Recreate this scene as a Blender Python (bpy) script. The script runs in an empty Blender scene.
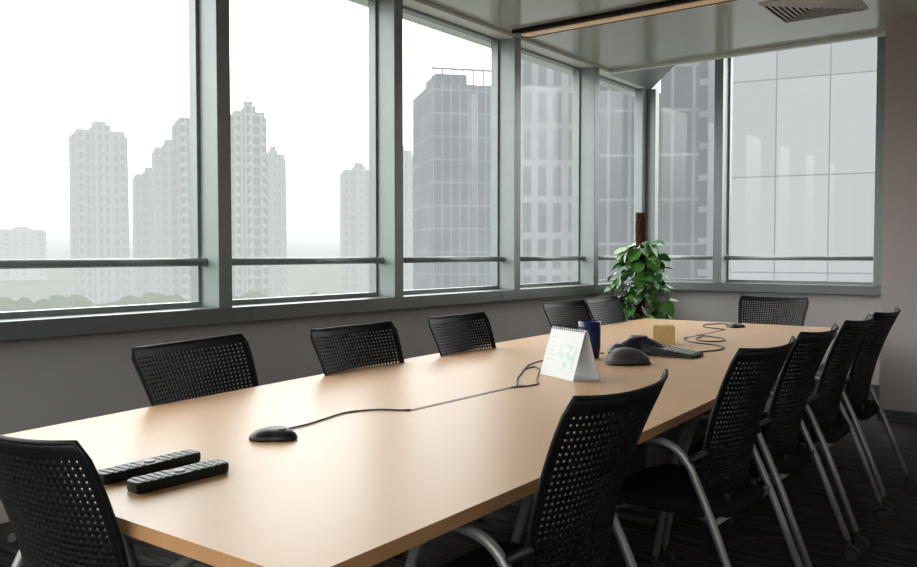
import bpy, bmesh, math, random
from mathutils import Vector, Matrix
random.seed(7)
S = bpy.context.scene
COL = S.collection

# ------------------------------------------------------------------ materials
def mat(name, color=(.5,.5,.5), rough=.5, metal=0.0, spec=.5, bump=None, var=None, coat=0, emit=0):
    m = bpy.data.materials.new(name); m.use_nodes = True
    nt = m.node_tree; b = nt.nodes['Principled BSDF']
    b.inputs['Base Color'].default_value = (*color,1)
    b.inputs['Roughness'].default_value = rough
    b.inputs['Metallic'].default_value = metal
    b.inputs['Specular IOR Level'].default_value = spec
    b.inputs['Coat Weight'].default_value = coat
    if emit:
        b.inputs['Emission Color'].default_value=(*color,1); b.inputs['Emission Strength'].default_value=emit
    tc = nt.nodes.new('ShaderNodeTexCoord')
    if var:
        n = nt.nodes.new('ShaderNodeTexNoise'); n.inputs['Scale'].default_value = var[0]
        r = nt.nodes.new('ShaderNodeValToRGB')
        r.color_ramp.elements[0].position=.3; r.color_ramp.elements[1].position=.7
        r.color_ramp.elements[0].color = (*[c*(1-var[1]) for c in color],1)
        r.color_ramp.elements[1].color = (*[min(1,c*(1+var[1])) for c in color],1)
        nt.links.new(tc.outputs['Object'], n.inputs['Vector'])
        nt.links.new(n.outputs['Fac'], r.inputs['Fac'])
        nt.links.new(r.outputs['Color'], b.inputs['Base Color'])
    if bump:
        n = nt.nodes.new('ShaderNodeTexNoise'); n.inputs['Scale'].default_value = bump[0]
        bp = nt.nodes.new('ShaderNodeBump'); bp.inputs['Strength'].default_value = bump[1]
        bp.inputs['Distance'].default_value = .01
        nt.links.new(tc.outputs['Object'], n.inputs['Vector'])
        nt.links.new(n.outputs['Fac'], bp.inputs['Height'])
        nt.links.new(bp.outputs['Normal'], b.inputs['Normal'])
    return m

M_frame = mat('window_frame_metal', (.23,.255,.25), .38, .2, var=(3,.05))
M_sill  = mat('sill_metal', (.155,.168,.165), .38, .2, var=(3,.05))
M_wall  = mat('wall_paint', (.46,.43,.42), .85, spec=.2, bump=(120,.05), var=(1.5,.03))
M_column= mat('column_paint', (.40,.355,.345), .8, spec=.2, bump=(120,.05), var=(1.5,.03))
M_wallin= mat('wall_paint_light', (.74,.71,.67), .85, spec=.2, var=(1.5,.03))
M_ceil  = mat('ceiling_panel', (.42,.435,.39), .13, 0, .6, var=(1.2,.03))
M_trim  = mat('ceiling_trim', (.62,.63,.60), .4, var=(2,.03))
M_base  = mat('baseboard_dark', (.06,.058,.058), .5, var=(5,.1))
M_black = mat('chair_black_plastic', (.006,.006,.007), .5, spec=.28, var=(20,.15))
M_fabric= mat('seat_fabric', (.008,.008,.009), .9, spec=.15, bump=(400,.4), var=(60,.25))
M_silver= mat('silver_tube', (.27,.27,.257), .42, .5, var=(8,.05))
M_rubber= mat('caster_rubber', (.012,.012,.012), .6, var=(30,.1))
M_darkel= mat('electronics_dark', (.012,.012,.014), .42, spec=.32, var=(20,.1))
M_greyel= mat('electronics_grey', (.06,.06,.062), .5, spec=.35, var=(40,.15))
M_btn   = mat('buttons_grey', (.45,.46,.46), .5, var=(40,.1))
M_screen= mat('lcd_screen', (.12,.15,.13), .15, var=(40,.1))
M_slot  = mat('slot_black', (.01,.009,.008), .8, spec=.1, var=(5,.1))
M_warm  = mat('warm_diffuser', (.80,.56,.34), .5, var=(5,.05), emit=.15)
M_brass = mat('slot_bronze', (.10,.045,.02), .5, .2, var=(20,.1))
M_paper = mat('calendar_card', (.66,.67,.66), .6, var=(10,.02))
M_navy  = mat('navy_glaze', (.006,.016,.075), .25, var=(20,.15))
M_tan   = mat('tan_cardboard', (.52,.37,.14), .7, var=(20,.1))
M_leaf  = mat('pothos_leaf', (.055,.18,.03), .32, var=(9,.5))
M_moss  = mat('moss_pole', (.06,.022,.012), .95, spec=.1, bump=(90,1.0), var=(60,.5))
M_pot   = mat('ceramic_pot', (.45,.44,.4), .3, var=(8,.05))
M_soil  = mat('soil', (.04,.028,.02), .95, bump=(80,.8), var=(50,.3))
M_edge  = mat('table_edge_band', (.50,.26,.115), .45, var=(10,.06))
M_tbase = mat('table_base_grey', (.06,.06,.06), .5, .2, var=(6,.08))

def wood():
    m = bpy.data.materials.new('maple_laminate'); m.use_nodes=True
    nt=m.node_tree; b=nt.nodes['Principled BSDF']
    tc=nt.nodes.new('ShaderNodeTexCoord'); mp=nt.nodes.new('ShaderNodeMapping')
    mp.inputs['Scale'].default_value=(30,1.2,1)
    n=nt.nodes.new('ShaderNodeTexNoise'); n.inputs['Scale'].default_value=2.5; n.inputs['Detail'].default_value=5
    r=nt.nodes.new('ShaderNodeValToRGB')
    r.color_ramp.elements[0].position=.25; r.color_ramp.elements[0].color=(.575,.338,.172,1)
    r.color_ramp.elements[1].position=.75; r.color_ramp.elements[1].color=(.605,.362,.188,1)
    nt.links.new(tc.outputs['Object'],mp.inputs['Vector']); nt.links.new(mp.outputs['Vector'],n.inputs['Vector'])
    nt.links.new(n.outputs['Fac'],r.inputs['Fac']); nt.links.new(r.outputs['Color'],b.inputs['Base Color'])
    b.inputs['Roughness'].default_value=.37; b.inputs['Specular IOR Level'].default_value=.42
    return m
M_wood=wood()

def carpet():
    m = bpy.data.materials.new('carpet_tiles'); m.use_nodes=True
    nt=m.node_tree; b=nt.nodes['Principled BSDF']
    tc=nt.nodes.new('ShaderNodeTexCoord'); mp=nt.nodes.new('ShaderNodeMapping')
    mp.inputs['Scale'].default_value=(2.2,38,1)
    n=nt.nodes.new('ShaderNodeTexNoise'); n.inputs['Scale'].default_value=1.6; n.inputs['Detail'].default_value=3
    r=nt.nodes.new('ShaderNodeValToRGB')
    r.color_ramp.elements[0].position=.40; r.color_ramp.elements[0].color=(.024,.022,.021,1)
    r.color_ramp.elements[1].position=.64; r.color_ramp.elements[1].color=(.085,.077,.072,1)
    n2=nt.nodes.new('ShaderNodeTexNoise'); n2.inputs['Scale'].default_value=300
    bp=nt.nodes.new('ShaderNodeBump'); bp.inputs['Strength'].default_value=.6; bp.inputs['Distance'].default_value=.01
    L=nt.links.new
    L(tc.outputs['Object'],mp.inputs['Vector']); L(mp.outputs['Vector'],n.inputs['Vector'])
    L(n.outputs['Fac'],r.inputs['Fac']); L(r.outputs['Color'],b.inputs['Base Color'])
    L(tc.outputs['Object'],n2.inputs['Vector']); L(n2.outputs['Fac'],bp.inputs['Height']); L(bp.outputs['Normal'],b.inputs['Normal'])
    b.inputs['Roughness'].default_value=.95; b.inputs['Specular IOR Level'].default_value=.1
    return m
M_carpet=carpet()

def glass():
    m = bpy.data.materials.new('window_glass'); m.use_nodes=True
    nt=m.node_tree; nt.nodes.remove(nt.nodes['Principled BSDF']); o=nt.nodes['Material Output']
    t=nt.nodes.new('ShaderNodeBsdfTransparent'); t.inputs['Color'].default_value=(.95,.965,.96,1)
    g=nt.nodes.new('ShaderNodeBsdfGlossy'); g.inputs['Roughness'].default_value=.02
    mx=nt.nodes.new('ShaderNodeMixShader'); mx.inputs['Fac'].default_value=.015
    nt.links.new(t.outputs[0],mx.inputs[1]); nt.links.new(g.outputs[0],mx.inputs[2]); nt.links.new(mx.outputs[0],o.inputs['Surface'])
    return m
M_glass=glass()

AL=.38   # albedo scale for everything outside (bright overcast sky)
def facade(name, wallc, winc, bw, bh, gap, haze, hazec=(.86,.88,.88), strength=1.0, rough=.8, spec=.1, refl_patch=0):
    """grid facade with aerial haze (airlight) for distant buildings"""
    m = bpy.data.materials.new(name); m.use_nodes=True
    nt=m.node_tree; b=nt.nodes['Principled BSDF']; o=nt.nodes['Material Output']
    b.inputs['Roughness'].default_value=rough; b.inputs['Specular IOR Level'].default_value=spec
    tc=nt.nodes.new('ShaderNodeTexCoord'); sp=nt.nodes.new('ShaderNodeSeparateXYZ')
    ad=nt.nodes.new('ShaderNodeMath'); ad.operation='ADD'
    cb=nt.nodes.new('ShaderNodeCombineXYZ')
    br=nt.nodes.new('ShaderNodeTexBrick'); br.offset=0
    br.inputs['Scale'].default_value=1; br.inputs['Brick Width'].default_value=bw
    br.inputs['Row Height'].default_value=bh; br.inputs['Mortar Size'].default_value=gap
    br.inputs['Mortar Smooth'].default_value=.1
    winc=[c*AL for c in winc]; wallc=[c*AL for c in wallc]
    br.inputs['Color1'].default_value=(*winc,1); br.inputs['Color2'].default_value=(*[c*.75 for c in winc],1)
    br.inputs['Mortar'].default_value=(*wallc,1)
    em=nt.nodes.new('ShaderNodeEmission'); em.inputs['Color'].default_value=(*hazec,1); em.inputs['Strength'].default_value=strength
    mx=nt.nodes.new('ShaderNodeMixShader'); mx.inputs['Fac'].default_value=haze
    L=nt.links.new
    L(tc.outputs['Object'],sp.inputs[0]); L(sp.outputs['X'],ad.inputs[0]); L(sp.outputs['Y'],ad.inputs[1])
    L(ad.outputs[0],cb.inputs['X']); L(sp.outputs['Z'],cb.inputs['Y']); L(cb.outputs[0],br.inputs['Vector'])
    if refl_patch:  # glass reflections painted as noise patches into the facade colour
        n=nt.nodes.new('ShaderNodeTexNoise'); n.inputs['Scale'].default_value=.16; n.inputs['Detail'].default_value=4
        r=nt.nodes.new('ShaderNodeValToRGB')
        r.color_ramp.elements[0].position=.42; r.color_ramp.elements[0].color=(.7,.7,.7,1)
        r.color_ramp.elements[1].position=.58; r.color_ramp.elements[1].color=(1,1,1,1)
        mm=nt.nodes.new('ShaderNodeVectorMath'); mm.operation='MULTIPLY'
        sc=nt.nodes.new('ShaderNodeVectorMath'); sc.operation='SCALE'; sc.inputs['Scale'].default_value=refl_patch
        L(cb.outputs[0],n.inputs['Vector']); L(n.outputs['Fac'],r.inputs['Fac'])
        L(br.outputs['Color'],mm.inputs[0]); L(r.outputs['Color'],mm.inputs[1]); L(mm.outputs[0],sc.inputs[0]); L(sc.outputs[0],b.inputs['Base Color'])
    else: L(br.outputs['Color'],b.inputs['Base Color'])
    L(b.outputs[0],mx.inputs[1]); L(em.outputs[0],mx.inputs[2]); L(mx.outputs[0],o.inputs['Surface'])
    return m

# ------------------------------------------------------------------ mesh helpers
def link(ob, parent=None):
    COL.objects.link(ob)
    if parent: ob.parent=parent
    return ob
def empty(name, loc=(0,0,0), rz=0, sc=(1,1,1)):
    e=bpy.data.objects.new(name,None); e.empty_display_size=.1
    e.location=loc; e.rotation_euler=(0,0,rz); e.scale=sc
    return link(e)
def finish(bm, name, m, parent=None, smooth=False, loc=(0,0,0), rz=0, bevel=0, mats=None):
    bmesh.ops.recalc_face_normals(bm, faces=bm.faces)
    me=bpy.data.meshes.new(name); bm.to_mesh(me); bm.free()
    for mm in (mats or [m]): me.materials.append(mm)
    if smooth:
        for p in me.polygons: p.use_smooth=True
    ob=bpy.data.objects.new(name,me); ob.location=loc; ob.rotation_euler=(0,0,rz)
    link(ob,parent)
    if bevel:
        md=ob.modifiers.new('bevel','BEVEL'); md.width=bevel; md.segments=3; md.limit_method='ANGLE'; md.angle_limit=.6
        if not smooth:
            for p in me.polygons: p.use_smooth=True
            w=ob.modifiers.new('wn','WEIGHTED_NORMAL'); w.keep_sharp=True
    return ob
def box(bm, x0,x1,y0,y1,z0,z1, mi=0):
    v=[bm.verts.new((x,y,z)) for x in (x0,x1) for y in (y0,y1) for z in (z0,z1)]
    fs=[(0,1,3,2),(4,6,7,5),(0,4,5,1),(2,3,7,6),(0,2,6,4),(1,5,7,3)]
    for f in fs:
        fc=bm.faces.new([v[i] for i in f]); fc.material_index=mi
def boxobj(name,x0,x1,y0,y1,z0,z1,m,parent=None,bevel=0):
    bm=bmesh.new(); cx,cy,cz=(x0+x1)/2,(y0+y1)/2,(z0+z1)/2
    box(bm,x0-cx,x1-cx,y0-cy,y1-cy,z0-cz,z1-cz)
    return finish(bm,name,m,parent,loc=(cx,cy,cz),bevel=bevel)
def cyl(bm, cx,cy,z0,z1,r0,r1=None,n=24,mi=0):
    r1=r0 if r1 is None else r1
    a=[bm.verts.new((cx+r0*math.cos(2*math.pi*i/n),cy+r0*math.sin(2*math.pi*i/n),z0)) for i in range(n)]
    b=[bm.verts.new((cx+r1*math.cos(2*math.pi*i/n),cy+r1*math.sin(2*math.pi*i/n),z1)) for i in range(n)]
    for i in range(n):
        f=bm.faces.new((a[i],a[(i+1)%n],b[(i+1)%n],b[i])); f.material_index=mi
    bm.faces.new(a[::-1]).material_index=mi; bm.faces.new(b).material_index=mi
def catmull(pts, sub=8, closed=False):
    P=[Vector(p) for p in pts]; out=[]
    n=len(P)
    for i in range(n-1):
        p0=P[max(i-1,0)];p1=P[i];p2=P[i+1];p3=P[min(i+2,n-1)]
        for k in range(sub):
            t=k/sub
            out.append(.5*((2*p1)+(-p0+p2)*t+(2*p0-5*p1+4*p2-p3)*t*t+(-p0+3*p1-3*p2+p3)*t**3))
    out.append(P[-1]); return out
def tube(bm, path, r, n=10, mi=0):
    rings=[]; up=Vector((0,0,1)); prev=None
    for i,p in enumerate(path):
        t=(path[min(i+1,len(path)-1)]-path[max(i-1,0)])
        if t.length<1e-9: t=Vector((0,0,1))
        t.normalize()
        if prev is None:
            a=t.orthogonal().normalized()
        else:
            a=(prev-t*prev.dot(t))
            a=a.normalized() if a.length>1e-6 else t.orthogonal().normalized()
        prev=a; b=t.cross(a)
        rings.append([bm.verts.new(p+r*(math.cos(2*math.pi*k/n)*a+math.sin(2*math.pi*k/n)*b)) for k in range(n)])
    for i in range(len(rings)-1):
        for k in range(n):
            f=bm.faces.new((rings[i][k],rings[i][(k+1)%n],rings[i+1][(k+1)%n],rings[i+1][k])); f.material_index=mi; f.smooth=True
    bm.faces.new(rings[0][::-1]).material_index=mi; bm.faces.new(rings[-1]).material_index=mi
def rounded(pts, rad, seg=6):
    """polyline with filleted corners"""
    P=[Vector(p) for p in pts]; out=[P[0]]
    for i in range(1,len(P)-1):
        d0=(P[i-1]-P[i]); d1=(P[i+1]-P[i]); r=min(rad,d0.length*.48,d1.length*.48)
        a=P[i]+d0.normalized()*r; b=P[i]+d1.normalized()*r
        for k in range(seg+1):
            t=k/seg; out.append((1-t)**2*a+2*t*(1-t)*P[i]+t*t*b)
    out.append(P[-1]); return out

# ------------------------------------------------------------------ room
XW=-4.0; YB=8.6; XR=2.6; YR=-2.6; ZC=3.07; ZH=3.045; YE=7.55
boxobj('floor',XW-.25,XR+.1,YR-.1,YB+.25,-.12,0,M_carpet)
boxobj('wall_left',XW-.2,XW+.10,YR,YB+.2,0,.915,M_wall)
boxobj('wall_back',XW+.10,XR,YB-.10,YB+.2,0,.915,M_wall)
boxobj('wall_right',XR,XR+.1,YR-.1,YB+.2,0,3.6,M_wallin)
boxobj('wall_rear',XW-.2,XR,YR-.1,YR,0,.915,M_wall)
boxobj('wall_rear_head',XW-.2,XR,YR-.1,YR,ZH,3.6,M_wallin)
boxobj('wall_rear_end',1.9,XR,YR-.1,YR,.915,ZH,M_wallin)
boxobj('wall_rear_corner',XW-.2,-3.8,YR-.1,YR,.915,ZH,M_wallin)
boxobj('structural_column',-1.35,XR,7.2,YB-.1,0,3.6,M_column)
boxobj('baseboard_column',-1.362,XR,7.188,7.2,0,.09,M_base)
boxobj('baseboard_left',XW+.10,XW+.112,YR,YB-.1,0,.09,M_base)
boxobj('baseboard_back',XW+.112,-1.362,YB-.112,YB-.10,0,.09,M_base)
js=[YR,.62,3.12,5.62,YB-.2]
for i in range(4):
    bm=bmesh.new(); box(bm,XW-.06,XW+.19,js[i]+.002,js[i+1]-.002,.99-.008,1.0); 
    box(bm,XW+.17,XW+.19,js[i]+.002,js[i+1]-.002,.915,.985)
    box(bm,XW-.1,XW+.18,js[i]+.002,js[i+1]-.002,.915,.984)
    finish(bm,'trim_%d'%(i+1),M_sill,bevel=.003)
bm=bmesh.new(); box(bm,XW-.06,XR,YB-.19,YB+.06,.915,1.0)
finish(bm,'trim_5',M_sill,bevel=.003)
bm=bmesh.new(); box(bm,-3.8,1.9,YR-.08,YR+.12,.915,1.0)
finish(bm,'trim_9',M_sill,bevel=.003)
boxobj('wall_left_head',XW-.2,XW+.12,YR,YB+.2,ZH,3.6,M_trim)
boxobj('wall_back_head',XW+.12,XR,YB-.05,YB+.2,3.42,3.6,M_trim)
bm=bmesh.new()
tri=[(XW+.12,YE+.02),(XW+.12,YB-.06),(-3.2,YE+.02)]
a=[bm.verts.new((x,y,ZH)) for x,y in tri]; b=[bm.verts.new((x,y,ZH+.04)) for x,y in tri]
bm.faces.new(a); bm.faces.new(b[::-1])
for i in range(3): bm.faces.new((a[i],a[(i+1)%3],b[(i+1)%3],b[i]))
finish(bm,'trim_6',M_frame)
boxobj('ceiling',XW+.12,XR,YR,YE-.04,ZC,ZC+.1,M_ceil)
boxobj('ceiling_recess',XW+.12,XR,YE-.04,YB-.05,3.5,3.6,M_ceil)
boxobj('trim_7',XW+.12,XW+.18,YR,YE,ZC-.03,ZC-.001,M_trim,bevel=.004)
bm=bmesh.new(); box(bm,XW+.18,-1.352,YE-.06,YE,ZC-.03,ZC-.001); box(bm,XW+.12,-1.352,YE-.04,YE,ZC-.001,3.5)
finish(bm,'trim_8',M_trim)

# ---- windows
def window(n, axis, a0, a1, z0, z1, first=False):
    """axis 'y': pane in plane x=XW ; 'x': pane in plane y=YB ; 'r': pane in the rear wall"""
    c=(a0+a1)/2
    e=empty('window_%d'%n,((XW,c,1.0) if axis=='y' else (c,YB,1.0) if axis=='x' else (c,YR-.05,1.0)), math.pi if axis=='r' else 0)
    h=(a1-a0)/2
    def B(bm,u0,u1,d0,d1,zz0,zz1):
        if axis=='y': box(bm,d0,d1,u0,u1,zz0,zz1)
        else: box(bm,u0,u1,-d1,-d0,zz0,zz1)
    bm=bmesh.new(); B(bm,-h+.045,h-.045,-.008,.004,0.0,z1-z0); finish(bm,'glass',M_glass,e)
    bm=bmesh.new()
    B(bm,-h+.045,-h+.065,-.03,.035,0,z1-z0); B(bm,h-.065,h-.045,-.03,.035,0,z1-z0)
    B(bm,-h+.065,h-.065,-.03,.035,0,.03); B(bm,-h+.065,h-.065,-.03,.035,z1-z0-.02,z1-z0)
    finish(bm,'frame',M_frame,e)
    bm=bmesh.new()
    zr=.25
    p0,p1=((.07,-h+.045,zr),(.07,h-.045,zr)) if axis=='y' else ((-h+.045,-.07,zr),(h-.045,-.07,zr))
    tube(bm,[Vector(p0),Vector(p1)],.022,14)
    for s in (-1,1):
        q=(.07,s*(h-.06),zr) if axis=='y' else (s*(h-.06),-.07,zr)
        q=Vector(q); d=Vector((0,.006,0)) if axis=='y' else Vector((.006,0,0))
        tube(bm,[q-d,q+d],.026,14)
    finish(bm,'guard_rail',M_frame,e)
    bm=bmesh.new(); B(bm,h-.045,h+.045,-.05,.19,0,z1-z0)
    if first: B(bm,-h-.045,-h+.045,-.05,.19,0,z1-z0)
    finish(bm,'mullion',M_frame,e,bevel=.004)
ys=[-1.47,.01,1.46,2.93,4.37,5.84,7.20]
k=1
boxobj('wall_left_rear',XW-.2,XW+.12,YR,-1.52,1.0,ZH,M_wallin)
for i in range(len(ys)-1):
    window(k,'y',ys[i],ys[i+1],1.0,ZH,first=(i==0)); k+=1
window(k,'y',7.20,YB-.045,1.0,ZH); k+=1
xs=[-3.955,-3.09,-1.60]
for i in range(2):
    window(k,'x',xs[i],xs[i+1],1.0,3.42,first=(i==0)); k+=1
for i in range(4):  # unseen rear windows, added to let more light onto chairs and column
    window(k,'r',-3.75+i*1.4,-3.75+(i+1)*1.4,1.0,ZH,first=(i==0)); k+=1
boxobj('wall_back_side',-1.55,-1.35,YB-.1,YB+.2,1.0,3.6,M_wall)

# ---- ceiling light slot and air diffuser
e=empty('linear_ceiling_light',(-1.5,5.76,ZC))
bm=bmesh.new(); box(bm,-2.25,3.4,-.05,.03,-.012,-.001); finish(bm,'dark_slot',M_slot,e)
bm=bmesh.new(); box(bm,-2.25,3.4,.03,.12,-.022,-.001); finish(bm,'diffuser_strip',M_warm,e)
bm=bmesh.new(); box(bm,-2.27,3.42,-.075,-.05,-.026,-.001); box(bm,-2.27,3.42,.12,.13,-.026,-.001); finish(bm,'edge_trim',M_slot,e)
e=empty('air_diffuser',(-1.68,6.45,ZC))
bm=bmesh.new()
def ring(bm,r0,r1,z0,z1):
    for s in range(4):
        q0=[(-r0,-r0),(r0,-r0),(r0,r0),(-r0,r0)]; q1=[(-r1,-r1),(r1,-r1),(r1,r1),(-r1,r1)]
        a=q0[s];b=q0[(s+1)%4];c=q1[(s+1)%4];d=q1[s]
        lo=[bm.verts.new((*a,z0)),bm.verts.new((*b,z0)),bm.verts.new((*c,z1)),bm.verts.new((*d,z1))]
        hi=[bm.verts.new((v.co.x,v.co.y,v.co.z+.005)) for v in lo]
        bm.faces.new(lo); bm.faces.new(hi[::-1])
        for i in range(4): bm.faces.new((lo[i],lo[(i+1)%4],hi[(i+1)%4],hi[i]))
for i in range(8): 
    r=.30-i*.036; ring(bm,r,r-.028,-.006,-.018)
finish(bm,'louvres',M_trim,e)
bm=bmesh.new(); box(bm,-.29,.29,-.29,.29,-.003,-.001); finish(bm,'throat',M_slot,e)

# ------------------------------------------------------------------ table
e_table=e=empty('conference_table',(0,0,0))
Y0,Y1=.985,6.76
def cxl(y): return -1.87+(y-1.0)*(-.44/5.75)
def hw(y):
    t=(y-Y0)/(Y1-Y0); return .785+.085*(1-(2*t-1)**2)
N=40; R=[];Lh=[]
for i in range(N+1):
    y=Y0+(Y1-Y0)*i/N; R.append((cxl(y)+hw(y),y)); Lh.append((cxl(y)-hw(y),y))
out=R+Lh[::-1]
bm=bmesh.new()
a=[bm.verts.new((x,y,.708)) for x,y in out]; b=[bm.verts.new((x,y,.74)) for x,y in out]
bm.faces.new(a[::-1]); bm.faces.new(b); n=len(out)
for i in range(n):
    f=bm.faces.new((a[i],a[(i+1)%n],b[(i+1)%n],b[i])); f.material_index=1
finish(bm,'table_top',None,e,mats=[M_wood,M_edge])
for yy in (1.75,3.85,5.95):
    bm=bmesh.new(); c=cxl(yy)
    box(bm,c-.32,c+.32,yy-.03,yy+.03,.03,.708); box(bm,c-.42,c+.42,yy-.09,yy+.09,0,.03)
    box(bm,c-.42,c+.42,yy-.06,yy+.06,.69,.708)
    finish(bm,'pedestal',M_tbase,e,bevel=.005)
bm=bmesh.new()
A=(cxl(1.75),1.75);Bp=(cxl(5.95),5.95)
v=[]
for (x,y) in (A,Bp):
    for dx in (-.02,.02):
        for z in (.36,.70): v.append(bm.verts.new((x+dx,y,z)))
for f in [(0,1,3,2),(4,6,7,5),(0,4,5,1),(2,3,7,6),(0,2,6,4),(1,5,7,3)]: bm.faces.new([v[i] for i in f])
finish(bm,'spine_beam',M_tbase,e)
bm=bmesh.new()
for (ya,yb,xa) in ((2.27,3.02,-1.945),(5.35,6.1,-2.17)):
    box(bm,xa-.011,xa+.011,ya,yb,.7385,.7413)
finish(bm,'cable_slot',M_brass,e)

# ------------------------------------------------------------------ chair
def back_pt(u,v):
    h=.212+.064*min(1,v*1.1)
    if v>.92: h-= .014*((v-.92)/.08)**2
    if v<.12: h-=.03*((.12-v)/.12)**2
    x=u*h
    y=-.155-.035*v-.12*v**2.1+.05*abs(u)**2.2
    z=.43+.55*v+.010*(abs(u)**3)*v - .004*(1-v)
    return Vector((x,y,z))
def chair_meshes():
    d={}
    bm=bmesh.new(); nu,nv=30,34
    grid={}
    def gv(i,j):
        if (i,j) not in grid: grid[(i,j)]=bm.verts.new(back_pt(-1+2*i/nu,j/nv))
        return grid[(i,j)]
    for i in range(nu):
        for j in range(nv):
            c=[gv(i,j),gv(i+1,j),gv(i+1,j+1),gv(i,j+1)]
            if 1<=i<nu-1 and 5<=j<nv-2:
                inn=[]
                for (a,b) in ((.22,.27),(.78,.27),(.78,.73),(.22,.73)):
                    inn.append(bm.verts.new(back_pt(-1+2*(i+a)/nu,(j+b)/nv)))
                for k in range(4): bm.faces.new((c[k],c[(k+1)%4],inn[(k+1)%4],inn[k]))
            else: bm.faces.new(c)
    bmesh.ops.recalc_face_normals(bm,faces=bm.faces)
    me=bpy.data.meshes.new('back_shell'); bm.to_mesh(me); bm.free(); me.materials.append(M_black)
    for p in me.polygons: p.use_smooth=True
    d['back_shell']=me
    bm=bmesh.new()
    path=[back_pt(-1,j/14) for j in range(15)]+[back_pt(-1+2*i/12,1) for i in range(1,12)]+[back_pt(1,1-j/14) for j in range(15)]
    tube(bm,path,.006,8)
    me=bpy.data.meshes.new('back_rim'); bm.to_mesh(me); bm.free(); me.materials.append(M_black); d['back_rim']=me
    bm=bmesh.new(); n=40; rings=[]
    prof=[(0.0,.482),(.5,.484),(.85,.482),(.96,.474),(1.0,.458),(1.0,.44),(.96,.428),(.8,.42),(0.0,.418)]
    for s,z in prof:
        if s==0: rings.append([bm.verts.new((0,.03,z))]); continue
        r=[]
        for k in range(n):
            a=2*math.pi*k/n; ca,sa=math.cos(a),math.sin(a); p=.42
            x=.245*s*math.copysign(abs(ca)**p,ca); y=.24*s*math.copysign(abs(sa)**p,sa)
            zz=z-(.018 if y>.15 else 0)*((y-.15)/.09 if y>.15 else 0)
            r.append(bm.verts.new((x*(1-.08*(y<0)*abs(y)/.24),y+.03,zz)))
        rings.append(r)
    for i in range(len(rings)-1):
        A,B=rings[i],rings[i+1]
        for k in range(n):
            k2=(k+1)%n
            if len(A)==1: bm.faces.new((A[0],B[k],B[k2]))
            elif len(B)==1: bm.faces.new((A[k],B[0],A[k2]))
            else: bm.faces.new((A[k],B[k],B[k2],A[k2]))
    bmesh.ops.recalc_face_normals(bm,faces=bm.faces)
    me=bpy.data.meshes.new('seat'); bm.to_mesh(me); bm.free(); me.materials.append(M_fabric)
    for p in me.polygons: p.use_smooth=True
    d['seat']=me
    bm=bmesh.new()
    for s in (-1,1):
        x=s*.275
        tube(bm,rounded([(x,.27,.085),(x,.215,.40),(x-s*.006,.13,.668),(x-s*.006,-.07,.672),(x,-.18,.44),(x+s*.01,-.32,.085)],.11,8),.0135,12)
        tube(bm,[Vector((s*.268,.20,.43)),Vector((s*.19,.15,.415))],.011,8)
        tube(bm,[Vector((s*.271,-.18,.44)),Vector((s*.17,-.10,.415))],.011,8)
    tube(bm,[Vector((-.268,.19,.41)),Vector((.268,.19,.41))],.011,10)
    tube(bm,[Vector((-.271,-.175,.425)),Vector((.271,-.175,.425))],.011,10)
    me=bpy.data.meshes.new('frame'); bm.to_mesh(me); bm.free(); me.materials.append(M_silver); d['frame']=me
    bm=bmesh.new()
    for s in (-1,1):
        tube(bm,catmull([(s*.266,-.10,.62),(s*.255,-.125,.635),(s*.238,-.15,.65)],4),.013,8)
        tube(bm,catmull([(s*.12,-.13,.42),(s*.12,-.165,.44),(s*.12,-.172,.50)],4),.016,8)
    box(bm,-.17,.17,-.16,-.05,.405,.422)
    me=bpy.data.meshes.new('back_bracket'); bm.to_mesh(me); bm.free(); me.materials.append(M_black); d['back_bracket']=me
    bm=bmesh.new()
    for s in (-1,1):
        for yy in (.27,-.325):
            x=s*(.275 if yy>0 else .285)
            tube(bm,[Vector((x,yy,.03)),Vector((x,yy,.095))],.009,8)
            for o in (-1,1):
                cx=x+o*.014
                tube(bm,[Vector((cx-.008,yy-.012,.026)),Vector((cx+.008,yy-.012,.026))],.026,18)
            tube(bm,catmull([(x,yy-.04,.03),(x,yy-.03,.055),(x,yy,.06),(x,yy+.012,.045)],4),.011,8)
    me=bpy.data.meshes.new('casters'); bm.to_mesh(me); bm.free(); me.materials.append(M_rubber); d['casters']=me
    return d
CM=chair_meshes()
def chair(x,y,deg,sz=1.0,sx=1.0):
    """deg: direction the sitter faces, measured from world +Y counter-clockwise"""
    e=empty('conference_chair',(x,y,0),math.radians(deg),(sx,1,sz))
    for nme,me in CM.items():
        ob=bpy.data.objects.new(nme,me); link(ob,e)
        if nme=='back_shell':
            md=ob.modifiers.new('thick','SOLIDIFY'); md.thickness=.007; md.offset=0
    return e
# window side (face +X)
for (x,y,r,sx) in ((-2.96,2.14,-77,1.2),(-2.93,3.00,-88,1.1),(-2.95,3.86,-90,1),(-3.14,5.38,-94,1),(-3.20,6.10,-90,1)):
    chair(x+.28,y,r,.955,sx)
# camera side (face -X)
for (x,y,r) in ((-.85,1.78,92),(-.86,2.89,88),(-.87,3.56,90),(-.87,4.24,91),(-.87,4.90,89)):
    chair(x-.28,y,r,1.01,.96)
chair(-1.85,.84+.28,0,.94)      # head of the table, nearest
chair(-2.13,7.12-.28,180,.95)   # far end

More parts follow.
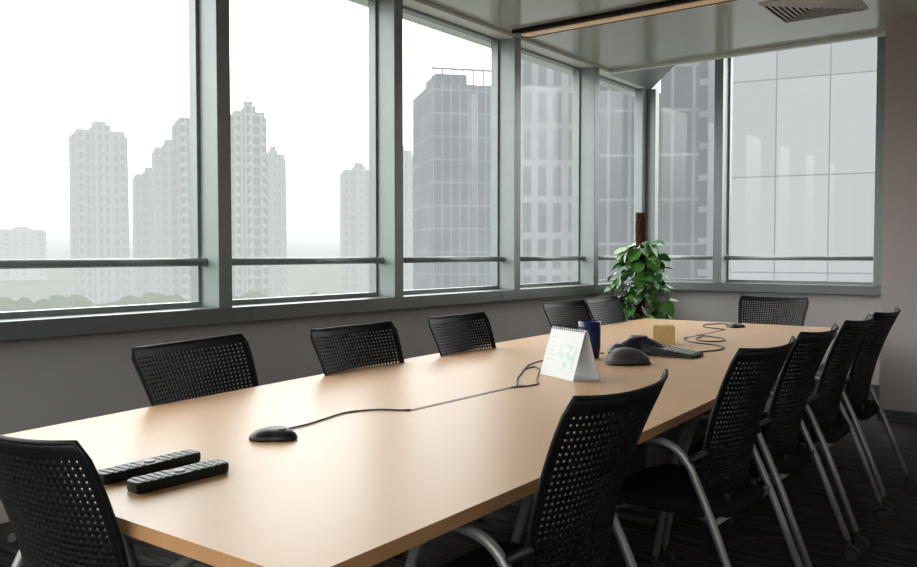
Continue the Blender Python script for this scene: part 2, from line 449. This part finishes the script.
# ------------------------------------------------------------------ table objects
ZT=.7402
def cable(name,pts,r=.003):
    bm=bmesh.new(); tube(bm,catmull([(x,y,ZT+r+.0002+z) for p in pts for x,y,z in [(tuple(p)+(0,))[:3]]],8),r,8)
    return finish(bm,name,M_darkel,e_table)
def mic(x,y,rz,s=1.0,m=M_darkel):
    e=empty('table_microphone',(x,y,ZT),rz,(s,s,s))
    bm=bmesh.new(); n=36; prof=[(1.0,0),(1.02,.006),(.95,.016),(.75,.026),(.4,.031),(0,.032)]
    rings=[]
    for sc,z in prof:
        if sc==0: rings.append([bm.verts.new((0,0,z))]);continue
        r=[]
        for k in range(n):
            a=2*math.pi*k/n; rad=.066*(1+.16*math.cos(3*a))*sc
            r.append(bm.verts.new((rad*math.cos(a),rad*math.sin(a),z)))
        rings.append(r)
    bm.faces.new(rings[0][::-1])
    for i in range(len(rings)-1):
        A,B=rings[i],rings[i+1]
        for k in range(n):
            if len(B)==1: bm.faces.new((A[k],A[(k+1)%n],B[0]))
            else: bm.faces.new((A[k],A[(k+1)%n],B[(k+1)%n],B[k]))
    finish(bm,'shell',m,e,smooth=True)
    bm=bmesh.new(); cyl(bm,.03,0,.027,.0325,.012,n=20); finish(bm,'mute_button',M_greyel,e,smooth=False)
    bm=bmesh.new(); tube(bm,[Vector((-.03,.055,.010)),Vector((-.047,.072,.009))],.006,8); finish(bm,'cable_boot',M_darkel,e)
    return e
mic(-1.985,1.70,math.radians(10))
mic(-2.185,6.35,math.radians(40),.95)
cable('microphone_cable',[(-2.045,1.785),(-2.045,1.88),(-2.07,2.0),(-2.09,2.12),(-2.04,2.22),(-1.97,2.26),(-1.945,2.29)])
cable('loop_cable',[(-1.945,2.98),(-1.99,3.05),(-2.06,3.16),(-2.13,3.30),(-2.19,3.42),(-2.20,3.52),(-2.13,3.46),(-2.04,3.30),(-1.96,3.16),(-1.905,3.08),(-1.90,3.01),(-1.935,2.92)])
cable('run_cable',[(-2.19,3.42),(-2.27,3.60),(-2.30,3.85),(-2.25,4.10),(-2.20,4.25)])
cable('phone_cable',[(-2.17,5.37),(-2.12,5.2),(-2.0,5.08),(-1.86,5.02),(-1.76,4.92),(-1.74,4.76),(-1.78,4.62),(-1.80,4.53)],.004)
cable('far_cable',[(-2.17,6.08),(-2.26,6.12),(-2.38,6.22),(-2.44,6.42),(-2.36,6.56),(-2.29,6.52),(-2.25,6.44)],.004)
cable('far_loop_cable',[(-2.17,5.55),(-2.05,5.50),(-1.93,5.40),(-1.90,5.25),(-1.99,5.20),(-2.08,5.30),(-2.11,5.45),(-2.16,5.62)],.004)

# remotes
def remote(x,y,rz,L=.25):
    e=empty('remote_control',(x,y,ZT),rz)
    bm=bmesh.new()
    out=[]; n=28; W2=.032
    for k in range(n):
        a=2*math.pi*k/n; ca,sa=math.cos(a),math.sin(a); p=.28
        out.append((W2*math.copysign(abs(ca)**p,ca),L/2*math.copysign(abs(sa)**p,sa)))
    lv=[(0,.90),(.006,.98),(.018,1.0),(.024,.97),(.026,.92)]
    rings=[[bm.verts.new((px*s,py*(1-(1-s)*.2),z)) for px,py in out] for z,s in lv]
    bm.faces.new(rings[0][::-1]); bm.faces.new(rings[-1])
    for i in range(len(rings)-1):
        for k in range(n): bm.faces.new((rings[i][k],rings[i][(k+1)%n],rings[i+1][(k+1)%n],rings[i+1][k]))
    finish(bm,'body',M_darkel,e)
    z=.026
    bm=bmesh.new()
    for r in range(12):
        for c in range(4):
            if r in (5,6): continue
            px=-.0195+c*.013; py=-L*.42+r*L*.076
            box(bm,px-.0046,px+.0046,py-.0055,py+.0055,z-.001,z+.0022)
    finish(bm,'buttons',M_btn,e)
    bm=bmesh.new(); cyl(bm,0,-L*.42+5.5*L*.076,z-.002,z+.003,.014,n=20); finish(bm,'navigation_pad',M_btn,e)
remote(-1.935,1.245,math.radians(3),.29)
remote(-1.792,1.235,math.radians(-1),.26)

# calendar
e=empty('desk_calendar',(-1.905,3.35,ZT),math.radians(-26))
W,D,H=.265,.14,.22
def slab(name,p,th,m):
    bm=bmesh.new(); P=[Vector(q) for q in p]; nrm=(P[1]-P[0]).cross(P[3]-P[0]).normalized()*th
    a=[bm.verts.new(q) for q in P]; b=[bm.verts.new(q+nrm) for q in P]
    bm.faces.new(a); bm.faces.new(b[::-1])
    for i in range(4): bm.faces.new((a[i],a[(i+1)%4],b[(i+1)%4],b[i]))
    return finish(bm,name,m,e)
slab('front_board',[(-W/2,-D/2,.002),(W/2,-D/2,.002),(W/2,-.004,H),(-W/2,-.004,H)],.003,M_paper)
slab('rear_board',[(-W/2,D/2,.002),(W/2,D/2,.002),(W/2,.004,H),(-W/2,.004,H)],.003,M_paper)
slab('foot_board',[(-W/2,-D/2,0),(W/2,-D/2,0),(W/2,D/2,0),(-W/2,D/2,0)],.002,M_paper)
m=bpy.data.materials.new('calendar_print'); m.use_nodes=True
nt=m.node_tree; bb=nt.nodes['Principled BSDF']; tc=nt.nodes.new('ShaderNodeTexCoord')
n1=nt.nodes.new('ShaderNodeTexNoise'); n1.inputs['Scale'].default_value=26; n1.inputs['Detail'].default_value=5
rp=nt.nodes.new('ShaderNodeValToRGB'); rp.color_ramp.elements[0].position=.38; rp.color_ramp.elements[0].color=(.42,.56,.53,1)
rp.color_ramp.elements[1].position=.54; rp.color_ramp.elements[1].color=(.64,.66,.65,1)
nt.links.new(tc.outputs['Object'],n1.inputs['Vector']); nt.links.new(n1.outputs['Fac'],rp.inputs['Fac']); nt.links.new(rp.outputs['Color'],bb.inputs['Base Color']); bb.inputs['Roughness'].default_value=.5
def onpage(u,v):
    a=Vector((-W/2,-D/2,.002)); b=Vector((W/2,-.004,H)); off=Vector((0,-.0034,.0009))
    return Vector((a.x+(b.x-a.x)*u,a.y+(b.y-a.y)*v,a.z+(b.z-a.z)*v))+off
slab('page_picture',[onpage(.42,.15),onpage(.88,.15),onpage(.88,.68),onpage(.42,.68)],.0006,m)
bm=bmesh.new()
for r in range(6):
    p=[onpage(.08,.78-r*.09),onpage(.32-.05*(r%2),.78-r*.09),onpage(.32-.05*(r%2),.79-r*.09),onpage(.08,.79-r*.09)]
    bm.faces.new([bm.verts.new(q+Vector((0,-.0008,0))) for q in p])
finish(bm,'page_text',M_btn,e)
bm=bmesh.new()
for i in range(16):
    x=-W/2+.012+i*(W-.024)/15
    tube(bm,[Vector((x,.013*math.cos(t*math.pi/6),H-.001+.013*math.sin(t*math.pi/6))) for t in range(-2,11)],.0018,6)
finish(bm,'spiral_binding',M_darkel,e)

# mug
def lathe(bm,prof,n=32):
    rings=[]
    for r,z in prof:
        rings.append([bm.verts.new((0,0,z))] if r==0 else [bm.verts.new((r*math.cos(2*math.pi*k/n),r*math.sin(2*math.pi*k/n),z)) for k in range(n)])
    for i in range(len(rings)-1):
        A,B=rings[i],rings[i+1]
        for k in range(n):
            k2=(k+1)%n
            if len(A)==1: bm.faces.new((A[0],B[k],B[k2]))
            elif len(B)==1: bm.faces.new((A[k],B[0],A[k2]))
            else: bm.faces.new((A[k],B[k],B[k2],A[k2]))
e=empty('coffee_mug',(-2.165,4.02,ZT),math.radians(80))
bm=bmesh.new(); lathe(bm,[(.0,0),(.047,0),(.053,.006),(.058,.06),(.060,.195),(.0575,.197),(.055,.19),(.050,.012),(.0,.010)])
finish(bm,'cup',M_navy,e,smooth=True)
bm=bmesh.new(); tube(bm,catmull([(.047,.034,.150),(.070,.053,.152),(.078,.060,.11),(.070,.053,.065),(.046,.035,.058)],6),.007,8)
finish(bm,'handle',M_navy,e)

# conference phone
def star(bm,R,amp,prof,n=72,ph=0):
    rings=[]
    for sc,z in prof:
        if sc==0: rings.append([bm.verts.new((0,0,z))]);continue
        rings.append([bm.verts.new((R*sc*(1+amp*sc*math.cos(3*(2*math.pi*k/n)+ph))*math.cos(2*math.pi*k/n),R*sc*(1+amp*sc*math.cos(3*(2*math.pi*k/n)+ph))*math.sin(2*math.pi*k/n),z)) for k in range(n)])
    bm.faces.new(rings[0][::-1])
    for i in range(len(rings)-1):
        A,B=rings[i],rings[i+1]
        for k in range(n):
            if len(B)==1: bm.faces.new((A[k],A[(k+1)%n],B[0]))
            else: bm.faces.new((A[k],A[(k+1)%n],B[(k+1)%n],B[k]))
e=empty('conference_phone',(-2.05,4.38,ZT),math.radians(2))
bm=bmesh.new(); star(bm,.14,.42,[(.92,0),(1.0,.010),(.98,.022),(.85,.042),(.6,.07),(.38,.088),(.2,.093),(0,.093)])
finish(bm,'body',M_darkel,e,smooth=True)
bm=bmesh.new(); cyl(bm,0,0,.09,.098,.052,.045,n=32); finish(bm,'speaker_grille',M_greyel,e)
for a in (120,240):
    bm=bmesh.new(); star(bm,.055,.1,[(1,.014),(1,.03),(.8,.052),(.4,.06),(0,.061)],n=32)
    finish(bm,'microphone_pod',M_greyel,e,smooth=True,loc=(.13*math.cos(math.radians(a)),.13*math.sin(math.radians(a)),0))
def kz(x): return .050-(x-.10)/.24*.032
bm=bmesh.new()
v=[bm.verts.new(p) for p in ((.10,-.09,.0),(.34,-.085,.0),(.34,.085,.0),(.10,.09,.0),(.10,-.09,kz(.1)),(.34,-.085,kz(.34)),(.34,.085,kz(.34)),(.10,.09,kz(.1)))]
for f in ((3,2,1,0),(4,5,6,7),(0,1,5,4),(1,2,6,5),(2,3,7,6),(3,0,4,7)): bm.faces.new([v[i] for i in f])
finish(bm,'keypad_console',M_darkel,e,bevel=.004)
bm=bmesh.new()
for r in range(6):
    for c in range(6):
        x=.185+r*.025; y=-.0625+c*.025
        box(bm,x-.008,x+.008,y-.009,y+.009,kz(x)-.004,kz(x)+.004)
finish(bm,'keys',M_btn,e)
bm=bmesh.new()
v=[bm.verts.new(p) for p in ((.115,-.06,kz(.115)+.001),(.165,-.06,kz(.165)+.001),(.165,.06,kz(.165)+.001),(.115,.06,kz(.115)+.001))]; bm.faces.new(v); finish(bm,'display',M_screen,e)
e=empty('satellite_speaker',(-1.91,3.93,ZT),math.radians(20))
bm=bmesh.new(); star(bm,.108,.13,[(.95,0),(1,.01),(.97,.028),(.85,.05),(.6,.070),(.3,.079),(0,.08)],n=48)
finish(bm,'pod',M_greyel,e,smooth=True)
bm=bmesh.new(); star(bm,.112,.13,[(.98,0),(1,.004),(.99,.01),(.5,.011),(0,.011)],n=48); finish(bm,'base_ring',M_darkel,e,smooth=True)

# tan card box with notes
e=empty('note_box',(-2.14,4.93,ZT),math.radians(25))
bm=bmesh.new(); w,d,h,t=.065,.055,.11,.004
box(bm,-w,w,-d,d,0,t); box(bm,-w,w,-d,-d+t,t,h); box(bm,-w,w,d-t,d,t,h); box(bm,-w,-w+t,-d+t,d-t,t,h); box(bm,w-t,w,-d+t,d-t,t,h)
finish(bm,'box_shell',M_tan,e)
bm=bmesh.new(); box(bm,-w+.008,w-.008,-d+.008,d-.008,t,h+.012); finish(bm,'paper_notes',mat('note_paper',(.7,.6,.3),.7,var=(20,.05)),e)

# ------------------------------------------------------------------ plant
e=empty('potted_pothos_plant',(-3.47,7.44,0))
bm=bmesh.new(); lathe(bm,[(0,0),(.12,0),(.135,.02),(.17,.34),(.18,.36),(.165,.36),(.155,.32),(0,.32)])
finish(bm,'pot',M_pot,e,smooth=True)
bm=bmesh.new(); cyl(bm,0,0,.32,.335,.152,n=24); finish(bm,'soil',M_soil,e)
bm=bmesh.new()
rr=[];n=14
for j in range(60):
    z=.33+j*(1.68-.33)/59
    rr.append([bm.verts.new(((.047+random.uniform(-.004,.005))*math.cos(2*math.pi*k/n),(.047+random.uniform(-.004,.005))*math.sin(2*math.pi*k/n),z)) for k in range(n)])
for j in range(59):
    for k in range(n): bm.faces.new((rr[j][k],rr[j][(k+1)%n],rr[j+1][(k+1)%n],rr[j+1][k]))
bm.faces.new(rr[-1]); finish(bm,'moss_pole',M_moss,e)
bm=bmesh.new(); bs=bmesh.new()
leafp=[(0,0),(.28,-.12),(.46,.08),(.5,.35),(.36,.68),(.14,.92),(0,1.05)]
for i in range(250):
    z=.40+random.random()**.85*1.0
    ang=random.uniform(0,2*math.pi)
    env=.26*math.sin(math.pi*min(1,max(.14,(1.50-z)/1.05 if z>.95 else .55)))**.6
    rad=random.uniform(.06,max(.08,env))
    L=random.uniform(.08,.135)
    droop=random.uniform(-.9,.3)
    Mx=Matrix.Translation((rad*math.cos(ang),rad*math.sin(ang),z))@Matrix.Rotation(ang-math.pi/2+random.uniform(-.7,.7),4,'Z')@Matrix.Rotation(droop,4,'X')@Matrix.Rotation(random.uniform(-.6,.6),4,'Y')
    def P(x,y): return Mx@Vector((x*L,y*L,-.25*L*y*y+.25*L*abs(x)))
    c=[bm.verts.new(P(0,y)) for y in (0,.3,.65,1.05)]
    for s in (-1,1):
        o=[bm.verts.new(P(s*x,y)) for x,y in leafp[1:6]]
        q=[(c[0],o[0],o[1],c[1]),(c[1],o[1],o[2],c[2]) ,(c[2],o[2],o[3],o[4]),(c[2],o[4],c[3])]
        for f in q:
            fc=bm.faces.new(f if s>0 else f[::-1]); fc.smooth=True
    b0=Mx@Vector((0,0,0)); s0=Vector((.035*math.cos(ang),.035*math.sin(ang),max(.34,z-.1)))
    tube(bs,[s0,(s0+b0)/2+Vector((0,0,.02)),b0],.0022,5)
finish(bm,'leaves',M_leaf,e); finish(bs,'stems',M_leaf,e)

# ------------------------------------------------------------------ outside
def world_yaw(x,y): return math.atan2(-x,y)
def building(name,x,y,w,d,ztop,m,rot=0,parts=None,zb=-15):
    e=empty(name,(x,y,zb),world_yaw(x,y)+rot)
    bm=bmesh.new(); H=ztop-zb
    for (px,py,pw,pd,ph) in (parts or [(0,0,1,1,1)]):
        box(bm,(px-pw/2)*w,(px+pw/2)*w,(py-pd/2)*d,(py+pd/2)*d,0,H*ph)
    finish(bm,'tower_body',m,e)
    return e,H
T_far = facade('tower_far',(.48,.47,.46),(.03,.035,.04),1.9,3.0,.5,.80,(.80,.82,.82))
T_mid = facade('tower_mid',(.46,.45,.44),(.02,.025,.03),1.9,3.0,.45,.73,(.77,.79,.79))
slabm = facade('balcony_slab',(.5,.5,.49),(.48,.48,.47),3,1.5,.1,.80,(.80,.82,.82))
resi=[(0,0,.30,1,1),(-.30,.05,.26,.9,.975),(.30,.05,.26,.9,.975),(-.46,.12,.08,.7,.95),(.46,.12,.08,.7,.95),(0,.1,.8,.7,.96),(0,0,.22,.4,1.03)]
def tower(x,y,w,z,m):
    e,H=building('residential_tower',x,y,w,w*.8,z,m,parts=resi,rot=.15)
    bm=bmesh.new(); zz=3
    while zz<H*.94:
        for s in (-.36,.0,.36):
            box(bm,(s-.05)*w,(s+.05)*w,-.5*w*.8-.6,-.35*w,zz,zz+1.0)
        zz+=3
    finish(bm,'balconies',slabm,e)
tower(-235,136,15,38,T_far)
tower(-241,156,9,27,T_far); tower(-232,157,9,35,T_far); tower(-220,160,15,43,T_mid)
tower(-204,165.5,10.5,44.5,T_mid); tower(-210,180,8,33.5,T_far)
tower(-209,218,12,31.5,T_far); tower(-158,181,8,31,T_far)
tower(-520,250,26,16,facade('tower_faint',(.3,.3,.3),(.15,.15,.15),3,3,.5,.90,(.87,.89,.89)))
M_off1=facade('office_curtain_wall',(.34,.35,.36),(.13,.138,.145),1.3,3.3,.10,.62,(.57,.60,.62),refl_patch=1.5)
M_off2=facade('office_banded',(.45,.46,.47),(.14,.15,.16),1.5,3.6,.35,.58,(.62,.65,.67),refl_patch=1.4)
M_off3=facade('office_dark_glass',(.26,.27,.28),(.09,.095,.10),1.6,3.4,.12,.48,(.54,.57,.59),refl_patch=1.5)
M_off4=facade('office_dark_bands',(.46,.47,.48),(.10,.105,.11),2.3,2.9,.30,.50,(.53,.56,.58),refl_patch=1.4)
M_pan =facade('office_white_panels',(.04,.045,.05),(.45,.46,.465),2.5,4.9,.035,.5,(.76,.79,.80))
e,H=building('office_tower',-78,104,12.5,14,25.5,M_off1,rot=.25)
bm=bmesh.new()
for i in range(9):
    x=-6.1+i*1.52; box(bm,x-.1,x+.1,-6.8,-6.6,H,H+2.2)
box(bm,-6.2,6.2,-6.85,-6.6,H+2.0,H+2.3); box(bm,-5.2,-.5,-5.0,2,H,H+1.8); finish(bm,'roof_screen',M_off1,e)
building('office_tower',-46.5,78,9,12,36,M_off2,rot=.2)
building('office_tower',-30.4,65.2,7.6,10,34,M_off3,rot=.1)
building('office_tower',-29.5,82,20,12,36,M_off4,rot=-.05)
building('office_tower',-10.6,51,13,12,33,M_pan,rot=.0,zb=-14.4)
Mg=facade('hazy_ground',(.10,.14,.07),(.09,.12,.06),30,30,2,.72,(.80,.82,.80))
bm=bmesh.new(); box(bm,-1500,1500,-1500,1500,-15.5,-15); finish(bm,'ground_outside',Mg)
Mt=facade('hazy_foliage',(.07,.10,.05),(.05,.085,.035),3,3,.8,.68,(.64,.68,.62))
bm=bmesh.new()
for i in range(900):
    dist=random.uniform(120,228); ang=math.radians(random.uniform(35,76))
    x,y=-dist*math.sin(ang),dist*math.cos(ang); r=random.uniform(1.8,3.6)
    r0=bmesh.ops.create_icosphere(bm,subdivisions=2,radius=r,matrix=Matrix.Translation((x,y,-15+r*.8)))
    for v in r0['verts']: v.co+=Vector((random.uniform(-.5,.5),random.uniform(-.5,.5),random.uniform(-.5,.5)))
finish(bm,'tree_belt',Mt,smooth=False)

# ------------------------------------------------------------------ world
w=bpy.data.worlds.new('overcast'); S.world=w; w.use_nodes=True
nt=w.node_tree; bg=nt.nodes['Background']
tc=nt.nodes.new('ShaderNodeTexCoord'); sp=nt.nodes.new('ShaderNodeSeparateXYZ')
rp=nt.nodes.new('ShaderNodeValToRGB')
rp.color_ramp.elements[0].position=.0; rp.color_ramp.elements[0].color=(.138,.142,.141,1)
rp.color_ramp.elements[1].position=.14; rp.color_ramp.elements[1].color=(1,1,1,1)
el=rp.color_ramp.elements.new(.05); el.color=(.22,.225,.225,1)
nt.links.new(tc.outputs['Generated'],sp.inputs[0]); nt.links.new(sp.outputs['Z'],rp.inputs['Fac']); nt.links.new(rp.outputs['Color'],bg.inputs['Color'])
bg.inputs['Strength'].default_value=6.6

# ------------------------------------------------------------------ camera
cd=bpy.data.cameras.new('camera'); cam=bpy.data.objects.new('camera',cd); link(cam)
cd.sensor_width=36; cd.lens=33.33; cd.clip_start=.05; cd.clip_end=3000
cam.location=(0,0,1.3); cam.rotation_euler=(math.radians(87.94),0,math.radians(37.1))
S.camera=cam
S.view_settings.view_transform='Standard'
